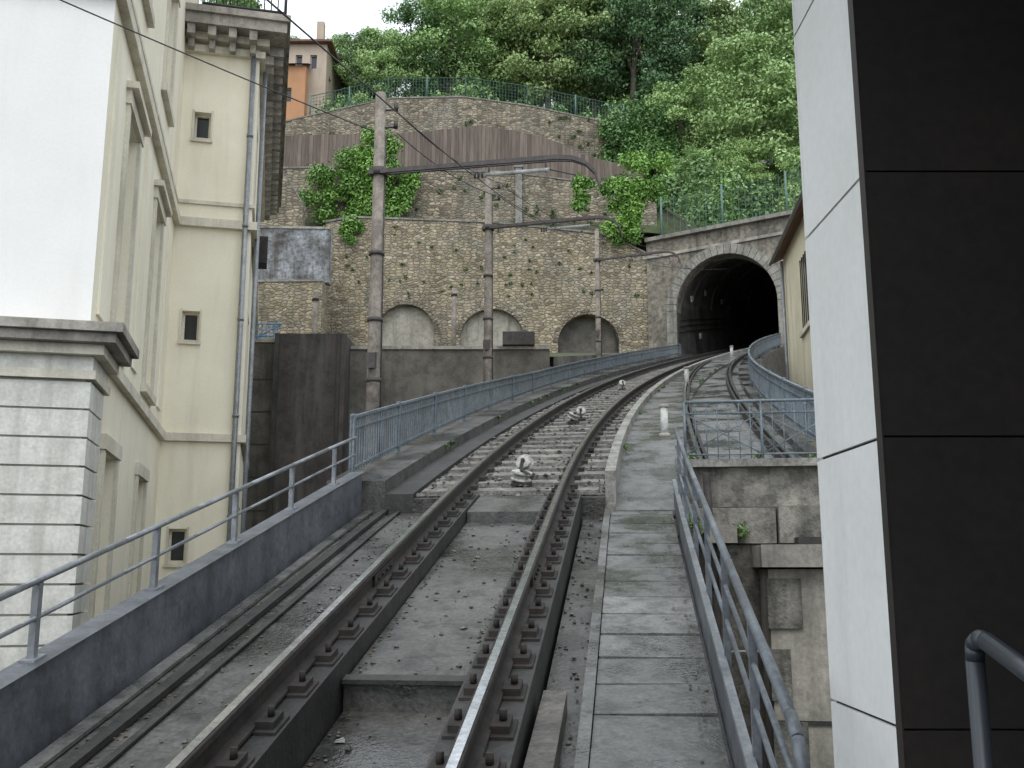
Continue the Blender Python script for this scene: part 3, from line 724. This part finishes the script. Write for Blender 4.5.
while z<2.1:
    ru.box(-12,X0+.07,YB-.07,YB-.001,z,min(z+.300,2.12),'pier'); ru.box(X0+.001,X0+.07,YB,YB+.9,z,min(z+.300,2.12),'pier'); z+=.325
for k,(z0,z1,pj,mt) in enumerate(((2.13,2.23,.12,'trim'),(2.233,2.40,.08,'pier'),(2.403,2.52,.20,'trim'),(2.523,2.63,.34,'trimdark'),(2.633,2.74,.42,'trimdark'))):
    ru.box(-12,X0+pj,YB-pj,YB+1.0+pj*.3,z0,z1,mt)
bobj(ru,'rusticated_pier')
ev=MB()
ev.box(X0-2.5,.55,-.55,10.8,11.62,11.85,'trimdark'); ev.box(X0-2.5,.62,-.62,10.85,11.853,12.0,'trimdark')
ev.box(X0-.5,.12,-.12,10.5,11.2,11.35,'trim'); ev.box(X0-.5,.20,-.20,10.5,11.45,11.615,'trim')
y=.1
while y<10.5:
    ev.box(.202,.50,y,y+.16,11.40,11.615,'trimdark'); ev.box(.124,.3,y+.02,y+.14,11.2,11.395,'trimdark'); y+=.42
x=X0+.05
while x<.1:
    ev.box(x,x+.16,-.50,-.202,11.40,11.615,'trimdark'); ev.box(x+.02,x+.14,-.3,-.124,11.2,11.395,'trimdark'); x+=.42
ev_o=bobj(ev,'eaves_cornice'); ev_o.location.z=-.38
rl=MB()
for z in (12.1,12.75): 
    rl.cyl((-1.2,-.5,z),(.5,-.5,z),.03,'wire'); rl.cyl((.5,-.5,z),(.5,6,z),.03,'wire')
for i in range(13): rl.cyl((-1.2+i*.14,-.5,12.0),(-1.2+i*.14,-.5,12.75),.014,'wire',5)
for i in range(40): rl.cyl((.5,-.5+i*.16,12.0),(.5,-.5+i*.16,12.75),.014,'wire',5)
rl.box(-2.2,-1.3,-.55,-.2,12.003,12.5,'trim')
rl_o=bobj(rl,'roof_railing'); rl_o.location.z=-.38
dp=MB(); dp.cyl((-.12,-.10,-6),(-.12,-.10,10.8),.055,'galv',10); dp.cyl((.12,.5,-6),(.12,.5,10.8),.05,'galv',8)
for z in range(-5,10,2): dp.cyl((-.12,-.10,z),(-.12,-.10,z+.06),.07,'galv',10)
dp.box(-.2,.0,-.2,-.01,-.2,.05,'galv'); dp.box(.14,.34,1.0,1.5,6.6,7.2,'rust')
bobj(dp,'drainpipe')

oh=empty('orange_house'); m=MB()
facade(m,(-16.8,62),(1,0),3.0,25,33.2,[(1.6,2.1,30.6,31.6)],'orange',(0,1))
facade(m,(-15.2,62.8),(1,0),2.6,25,35.4,[(.5,.95,33.4,34.4),(1.5,1.95,33.4,34.4)],'beige',(0,1))
facade(m,(-12.6,62.8),(0,1),6,25,35.4,[(1,1.8,32,33.4)],'beige',(-1,0))
facade(m,(-13.8,62),(0,1),.8,25,33.2,[],'orange',(-1,0))
m.face([(-17,61.7,33.2),(-13.6,61.7,33.2),(-13.6,62.8,33.7),(-17,62.8,33.7)],'tile')
m.hexa([(-16.5,62.4,35.2),(-12.2,62.4,35.2),(-12.2,69,35.2),(-16.5,69,35.2),(-16.5,62.4,35.35),(-12.2,62.4,35.35),(-12.2,69,35.35),(-16.5,69,35.35)],'tile')
m.face([(-16.5,62.4,35.35),(-12.2,62.4,35.35),(-13.5,65.5,36.8),(-15.5,65.5,36.8)],'tile'); m.face([(-12.2,62.4,35.35),(-12.2,69,35.35),(-13.5,65.5,36.8)],'tile'); m.face([(-16.5,69,35.35),(-16.5,62.4,35.35),(-15.5,65.5,36.8)],'tile')
m.box(-13.6,-13.1,64,64.5,35.8,37.6,'beige')
m.obj('house_body',oh)
wh=empty('white_house'); m=MB()
facade(m,(12.6,63.5),(1,0),5,24,28.6,[(.8,1.6,26.4,27.8),(2.6,3.4,26.4,27.8)],'white',(0,1)); facade(m,(12.6,63.5),(0,1),5,24,28.6,[],'white',(1,0)); facade(m,(17.6,63.5),(0,1),5,24,28.6,[],'white',(-1,0))
m.hexa([(12.2,63.1,28.6),(18,63.1,28.6),(18,68.6,28.6),(12.2,68.6,28.6),(12.2,65.7,30.0),(18,65.7,30.0),(18,66,30.0),(12.2,66,30.0)],'tile'); m.obj('house_body',wh)

yh=empty('yellow_house'); m=MB()
R4=Matrix.Rotation(-PSI,4,'Z')
xl=4.85
facade(m,(xl,16),(0,1),14.6,-6,9.5,[(10.4,11.8,6.5,8.5),(8.3,9.2,6.8,8.5),(4,5.2,5,7.5)],'yellow',(1,0),.2)
facade(m,(xl,30.6),(1,0),8,-6,9.5,[],'yellow',(0,-1)); facade(m,(xl,16),(1,0),8,-6,9.5,[(2,3,4,6)],'yellow',(0,1))
m.hexa([(xl-.3,15.5,9.42),(xl+4.2,15.5,11.6),(xl+4.2,31.0,11.6),(xl-.3,31.0,9.42),(xl-.3,15.5,9.5),(xl+4.2,15.5,11.72),(xl+4.2,31.0,11.72),(xl-.3,31.0,9.5)],'tile')
m.hexa([(xl+4.2,15.5,11.6),(xl+8.5,15.5,9.4),(xl+8.5,31.0,9.4),(xl+4.2,31.0,11.6),(xl+4.2,15.5,11.75),(xl+8.5,15.5,9.55),(xl+8.5,31.0,9.55),(xl+4.2,31.0,11.75)],'tile')
for y in (16,30.6): m.face([(xl,y,9.5),(xl+8,y,9.5),(xl+4.2,y,11.6)],'yellow')
m.cyl((xl-.35,15.5,9.42),(xl-.35,31.0,9.42),.05,'galv'); m.cyl((xl-.1,24.6,9.3),(xl-.1,24.6,3),.055,'whitep'); m.cyl((xl-.35,24.6,9.38),(xl-.1,24.6,9.1),.05,'whitep')
m.box(xl-.08,xl-.002,26.2,28,6.35,6.48,'trim'); m.box(xl-.06,xl-.002,24.2,25.3,6.66,6.78,'trim')
for y0_,y1_,z0_,z1_ in ((26.4,27.8,6.5,8.5),(24.3,25.2,6.8,8.5)):
    for k in range(5): m.cyl((xl-.02,y0_+(y1_-y0_)*(k+.5)/5,z0_),(xl-.02,y0_+(y1_-y0_)*(k+.5)/5,z1_),.015,'wire',5)
m.cyl((xl-.1,30.3,9.3),(xl-.1,30.3,3),.05,'galv')
m.obj('house_body',yh); yh.matrix_world=R4

# ------------------------------------------------------------------ station pillar and unseen shading roof
PX0,PX1,PY0,PY1=1.045,3.4,2.80,3.40
sp_=empty('station_pillar'); m=MB()
m.box(PX0+.012,PX1-.01,PY0+.012,PY1-.012,-6,2.6,'joint')
zj=[-6,-3.6,-2.0,-1.21,-.42,.367,1.155,1.94,2.6]
for a,b in zip(zj[:-1],zj[1:]):
    m.box(PX0,PX0+.0115,PY0+.010,PY1-.004,a+.005,b-.005,'pillar')
    m.box(PX0-.001,PX0+1.15,PY0-.012,PY0+.009,a+.003,b-.003,'pillardark'); m.box(PX0+1.156,PX1,PY0-.012,PY0+.009,a+.003,b-.003,'pillardark')
    m.box(PX0-.001,PX1,PY1-.011,PY1+.01,a+.006,b-.006,'pillar')
m.box(PX0-.006,PX0-.0015,PY0-.013,PY0+.03,-6,2.6,'pillardark')
m.obj('cladding',sp_)
m=MB(); m.box(.2,7,-7,3.6,2.6,3.0,'shadedark'); m.obj('unseen_shade_roof')  # unseen roof overhead, added to keep the pillar's front face dark
m=MB(); m.box(3.4,3.7,-7,2.78,-6,2.59,'shadedark'); m.box(-1.0,3.39,-7.3,-7.01,-6,3.0,'shadedark'); m.obj('unseen_shade_walls')  # unseen walls beside and behind the camera, added to shade the pillar front
m=MB()
m.tube([(.672,1.5,-1.64),(.672,1.5,-.13),(.671,1.495,-.108),(.670,1.475,-.098),(.668,1.45,-.10),(.655,1.2,-.16),(.64,.6,-.30),(.62,-.5,-.56)],.0135,'slate',12)
m.cyl((.64,.5,-1.64),(.64,.5,-.33),.0135,'slate',10)
m.obj('station_handrail')
m=MB(); m.box(.55,3.39,-7,2.6,-1.9,-1.65,'conc_dark'); m.obj('station_platform')

# ------------------------------------------------------------------ foliage
def leafarrays(cl,nper,smin,smax,rg,flat=0.0):
    V=[];T=[]
    for (cx,cy,cz,rx,ry,rzz,ti) in cl:
        n=max(6,int(nper*(rx*ry*rzz)**(1/3)))
        d=rg.normal(size=(n,3)); d/=np.linalg.norm(d,axis=1)[:,None]
        rad=rg.random(n)**.45*(1+.16*rg.normal(size=n))
        c=np.array([cx,cy,cz])+d*rad[:,None]*np.array([rx,ry,rzz])
        nn=d*.7+rg.normal(size=(n,3))*.6+np.array([0,0,.45]); nn/=np.linalg.norm(nn,axis=1)[:,None]
        a=np.cross(nn,rg.normal(size=(n,3))); a/=np.linalg.norm(a,axis=1)[:,None]; b=np.cross(nn,a)
        s=rg.uniform(smin,smax,n)[:,None]
        q=np.stack([c-a*s,c-b*s*.55+nn*s*.15,c+a*s,c+b*s*.55-nn*s*.1],1)
        V.append(q.reshape(-1,3)); t=np.clip(ti+rg.normal(size=n)*.13,0,1); T.append(np.repeat(t,4))
    return np.concatenate(V),np.concatenate(T)
def leafmesh(name,V,T,mat,mb=None):
    v0=len(mb.v) if mb else 0
    verts=np.array(mb.v).reshape(-1,3) if mb else np.zeros((0,3))
    n=len(V)//4; allv=np.concatenate([verts,V])
    me=bpy.data.meshes.new(name)
    faces=(mb.f if mb else [])
    lf=(np.arange(n*4)+v0)
    loops=np.concatenate([np.array([i for f in faces for i in f],int),lf]) if faces else lf
    tot=np.concatenate([np.array([len(f) for f in faces],int),np.full(n,4)]) if faces else np.full(n,4)
    st=np.concatenate([[0],np.cumsum(tot)[:-1]])
    me.vertices.add(len(allv)); me.vertices.foreach_set('co',allv.ravel())
    me.loops.add(len(loops)); me.loops.foreach_set('vertex_index',loops.astype(np.int32))
    me.polygons.add(len(tot)); me.polygons.foreach_set('loop_start',st.astype(np.int32))
    try: me.polygons.foreach_set('loop_total',tot.astype(np.int32))
    except Exception: pass
    me.materials.append(M[mat]); me.materials.append(M['bark'])
    mi=np.concatenate([np.ones(len(faces),int),np.zeros(n,int)]) if faces else np.zeros(n,int)
    me.polygons.foreach_set('material_index',mi.astype(np.int32))
    me.update(calc_edges=True)
    at=me.attributes.new('tint','FLOAT','POINT'); at.data.foreach_set('value',np.concatenate([np.zeros(v0),T]).astype(np.float32))
    me.validate()
    return me
def treemesh(seed,H,R,mat,K=52,nper=440,tall=1.0):
    rg=np.random.default_rng(seed); rd=random.Random(seed); mb=MB()
    pts=[Vector((0,0,-1))]; 
    for i in range(1,6): pts.append(Vector((rd.uniform(-.2,.2)*i*.4,rd.uniform(-.2,.2)*i*.4,H*.72*i/5)))
    for i in range(5): mb.cyl(pts[i],pts[i+1],.28*(1-i*.16)*H/12,'bark',8,.28*(1-(i+1)*.16)*H/12,cap=False)
    cl=[]; cz=H*.57
    for k in range(K):
        ph=rd.uniform(0,6.28); u=rd.uniform(-1,1); rr=rd.uniform(.45,1.05)
        rad=R*math.sqrt(max(.05,1-u*u))*rr*(1 if u<.3 else .9)
        c=Vector((math.cos(ph)*rad,math.sin(ph)*rad,cz+u*H*.42*tall))
        r=rd.uniform(.13,.27)*R
        cl.append((c.x,c.y,c.z,r*1.3,r*1.3,r*.75,rd.uniform(.3,.9)))
        if k%3==0:
            b=pts[rd.choice([2,3,4])]; mid=b.lerp(c,.5)+Vector((0,0,.3)); mb.cyl(b,mid,.08,'bark',5,.05,cap=False); mb.cyl(mid,c,.05,'bark',5,.02,cap=False)
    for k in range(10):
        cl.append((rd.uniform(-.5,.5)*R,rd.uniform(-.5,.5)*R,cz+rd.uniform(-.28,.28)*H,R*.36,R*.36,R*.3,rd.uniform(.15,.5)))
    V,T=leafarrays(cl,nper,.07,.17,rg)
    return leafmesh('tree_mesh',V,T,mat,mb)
TL=[treemesh(s,12,4.2,'leafL') for s in (1,2,3)]
TD=[treemesh(s,13,4.0,'leafD',tall=1.1) for s in (11,12)]
def place(me,x,y,sc=1,z=None,col=(1,1,1),name='tree',dz=0):
    o=bpy.data.objects.new(name,me); scene.collection.objects.link(o)
    o.location=(x,y,(hz(x,y) if z is None else z)+dz); o.rotation_euler=(0,0,random.uniform(0,6.28)); s=sc
    o.scale=(s*random.uniform(.9,1.1),s*random.uniform(.9,1.1),s); o.color=(*col,1); return o
rd=random.Random(5)
spec=[(-12.9,71,.62,'L'),(-11.2,67,.60,'D'),(-9.3,66,.70,'L'),(-7.0,68,.80,'D'),(-4.2,66.5,.92,'L'),(-.8,69,1.05,'L'),(2.6,66.5,1.0,'L'),(6.0,68,1.0,'D'),(8.6,66,1.05,'D'),(12.5,69,1.0,'D'),(16,69,1.05,'L'),
 (20,67,1.1,'L'),(25,68,1.1,'D'),(30,66,1.1,'L'),(-17,74,.6,'D'),(-22,72,.9,'L')]
for x,y,s_,k in spec:
    v=rd.uniform(.85,1.2); place(rd.choice(TL if k=='L' else TD),x,y,s_,col=(v*rd.uniform(.85,1.1),v,v))
for row,(y,n) in enumerate(((77,11),(90,10))):
    for i in range(n):
        x=-10.5+i*5.2+rd.uniform(-1.5,1.5)+row*1.2
        if x<-8: continue
        v=rd.uniform(.85,1.2); place(rd.choice(TL+TD),x,y+rd.uniform(-2,2),rd.uniform(.95,1.2),col=(v,v,v*1.05))
place(TL[0],14.2,57,.92,col=(1.12,1.1,1.1)); place(TL[1],17.6,55,.85,col=(1.12,1.1,1.1)); place(TL[2],11.6,60,.72,col=(1.05,1.05,1)); place(TL[0],21,60,1.0); place(TL[2],16.5,52,.45,col=(1.1,1.1,1)); place(TL[1],13.4,55,.42,col=(1.1,1.1,1)); place(TL[2],10.2,54,.36,col=(1,1.05,1))
def bush(name,cl,mat='ivy',nper=500,smin=.06,smax=.13,seed=3,col=(1,1,1)):
    V,T=leafarrays(cl,nper,smin,smax,np.random.default_rng(seed)); me=leafmesh(name,V,T,mat)
    o=bpy.data.objects.new(name,me); scene.collection.objects.link(o); o.color=(*col,1); return o
def blobs(x0,x1,y0,y1,z0,z1,n,r0,r1,seed,shape=None):
    rr=random.Random(seed); out=[]
    while len(out)<n:
        x=rr.uniform(x0,x1); y=rr.uniform(y0,y1); z=rr.uniform(z0,z1)
        if shape=='el':
            if ((x-(x0+x1)/2)/((x1-x0)/2))**2+((z-(z0+z1)/2)/((z1-z0)/2))**2>1: continue
        r=rr.uniform(r0,r1); out.append((x,y,z,r,r*.6,r,rr.uniform(.3,.9)))
    return out
bush('shrub',blobs(5.4,10.2,58.5,60.3,24.6,28.2,40,.6,1.0,1,'el'),'leafD',800,.06,.13,1,(.8,.95,.7))
bush('ivy',blobs(-10.6,-5.4,48.9,49.6,17.2,21.4,46,.4,.8,2,'el')+blobs(-8.0,-6.2,49,49.5,20.5,22.6,10,.35,.6,22)+blobs(-5.9,-5.0,48.9,49.6,18.3,20.6,6,.3,.5,23),'ivy',1000,.05,.12,2)
bush('ivy',blobs(-7.4,-6.7,41.7,41.9,13.9,15.0,7,.22,.36,4),'ivy',900,.05,.1,4)
bush('ivy',blobs(4.1,5.4,41.6,42.2,14.2,17.2,26,.3,.5,5,'el')+blobs(4.6,5.6,41.5,42,13.6,15,6,.25,.4,6)+blobs(5.0,7.0,42.5,43.5,16.4,18.6,14,.35,.55,61),'ivy',1000,.05,.11,5,(1.05,1.05,1))
bush('ivy',blobs(3.2,3.8,46.5,47,16.5,19,7,.3,.45,7),'ivy',800,.06,.12,7)
bush('shrub',blobs(5.4,8.2,50,53,18.2,20.8,16,.5,.8,8),'leafD',600,.08,.16,8,(1.2,1.3,1.1))
bush('climbing_plant',blobs(9.3,10.7,42.2,42.8,14.2,17,10,.35,.6,9),'leafL',800,.06,.11,9,(.7,.8,.6))
bush('climbing_plant',blobs(12.2,13.6,43,44,14.5,19,10,.35,.6,10),'leafL',700,.07,.13,10)
rr=random.Random(9)
bush('wall_plants',[(rr.uniform(-7.5,6.2),41.96,rr.uniform(11.6,15),rr.uniform(.03,.12),.05,rr.uniform(.03,.09),rr.uniform(.1,.6)) for i in range(60)]
     +[(rr.uniform(-13,6.5),59.92,rr.uniform(24.5,28.5),rr.uniform(.08,.3),.08,rr.uniform(.06,.2),.3) for i in range(45)]+[(rr.uniform(-9,7),49.93,rr.uniform(17.5,20.5),rr.uniform(.06,.2),.06,rr.uniform(.05,.16),.35) for i in range(45)],'leafL',520,.03,.07,11,(.55,.55,.55))
bush('undergrowth',blobs(-12,22,61.5,65,28.0,30.5,70,.7,1.2,12)+blobs(8,24,45,56,16.5,20,50,.7,1.1,13),'leafD',600,.08,.16,12,(1.2,1.2,1.1))
bush('grass_tufts',[(*tp(10.35+random.random()*1.2,random.uniform(1.8,3.4),-.02),.06,.06,.06,.6) for i in range(8)]+[(*tp(10+random.random()*.2,random.uniform(1.8,2.3),-.55),.08,.08,.08,.6) for i in range(5)]+[(*tp(8.7+random.random(),1.75,-.2),.05,.05,.06,.6) for i in range(6)]
     +[(*tp(random.uniform(11,30),random.choice([-1.33,1.84,1.08]),-.05),.03,.05,.03,.5) for i in range(30)],'leafL',950,.012,.03,14,(.45,.5,.4))

# ------------------------------------------------------------------ camera, light, sky
cam=bpy.data.cameras.new('camera'); co=bpy.data.objects.new('camera',cam); scene.collection.objects.link(co)
cam.sensor_width=36; cam.lens=35.16; cam.clip_end=4000; cam.clip_start=.05
co.location=(0,0,0); co.rotation_euler=(math.radians(100.5),0,0); scene.camera=co
wd=bpy.data.worlds.new('World'); scene.world=wd; wd.use_nodes=True; nt=wd.node_tree
bg=nt.nodes['Background']; sk=N(nt,'ShaderNodeTexSky',sky_type='NISHITA'); sk.sun_disc=False
el,azr=math.radians(58),math.radians(195)
sk.sun_elevation=el; sk.sun_rotation=azr; sk.dust_density=4; sk.air_density=1.0
hs=N(nt,'ShaderNodeHueSaturation'); hs.inputs['Saturation'].default_value=.25; hs.inputs['Value'].default_value=1.5
L(nt,sk.outputs[0],hs.inputs['Color'])
cl=mixc(nt,.78,hs.outputs[0],(11.0,11.9,12.8))   # overcast cloud layer over the clear sky
L(nt,cl,bg.inputs[0]); bg.inputs[1].default_value=.15
sd=bpy.data.lights.new('sun','SUN'); sd.energy=.7; sd.angle=math.radians(25); sd.color=(1,.98,.94)
so=bpy.data.objects.new('sun',sd); scene.collection.objects.link(so)
dirv=Vector((math.sin(azr)*math.cos(el),math.cos(azr)*math.cos(el),math.sin(el)))
so.rotation_euler=dirv.to_track_quat('Z','Y').to_euler()
scene.view_settings.view_transform='Standard'; scene.view_settings.look='None'; scene.view_settings.exposure=0
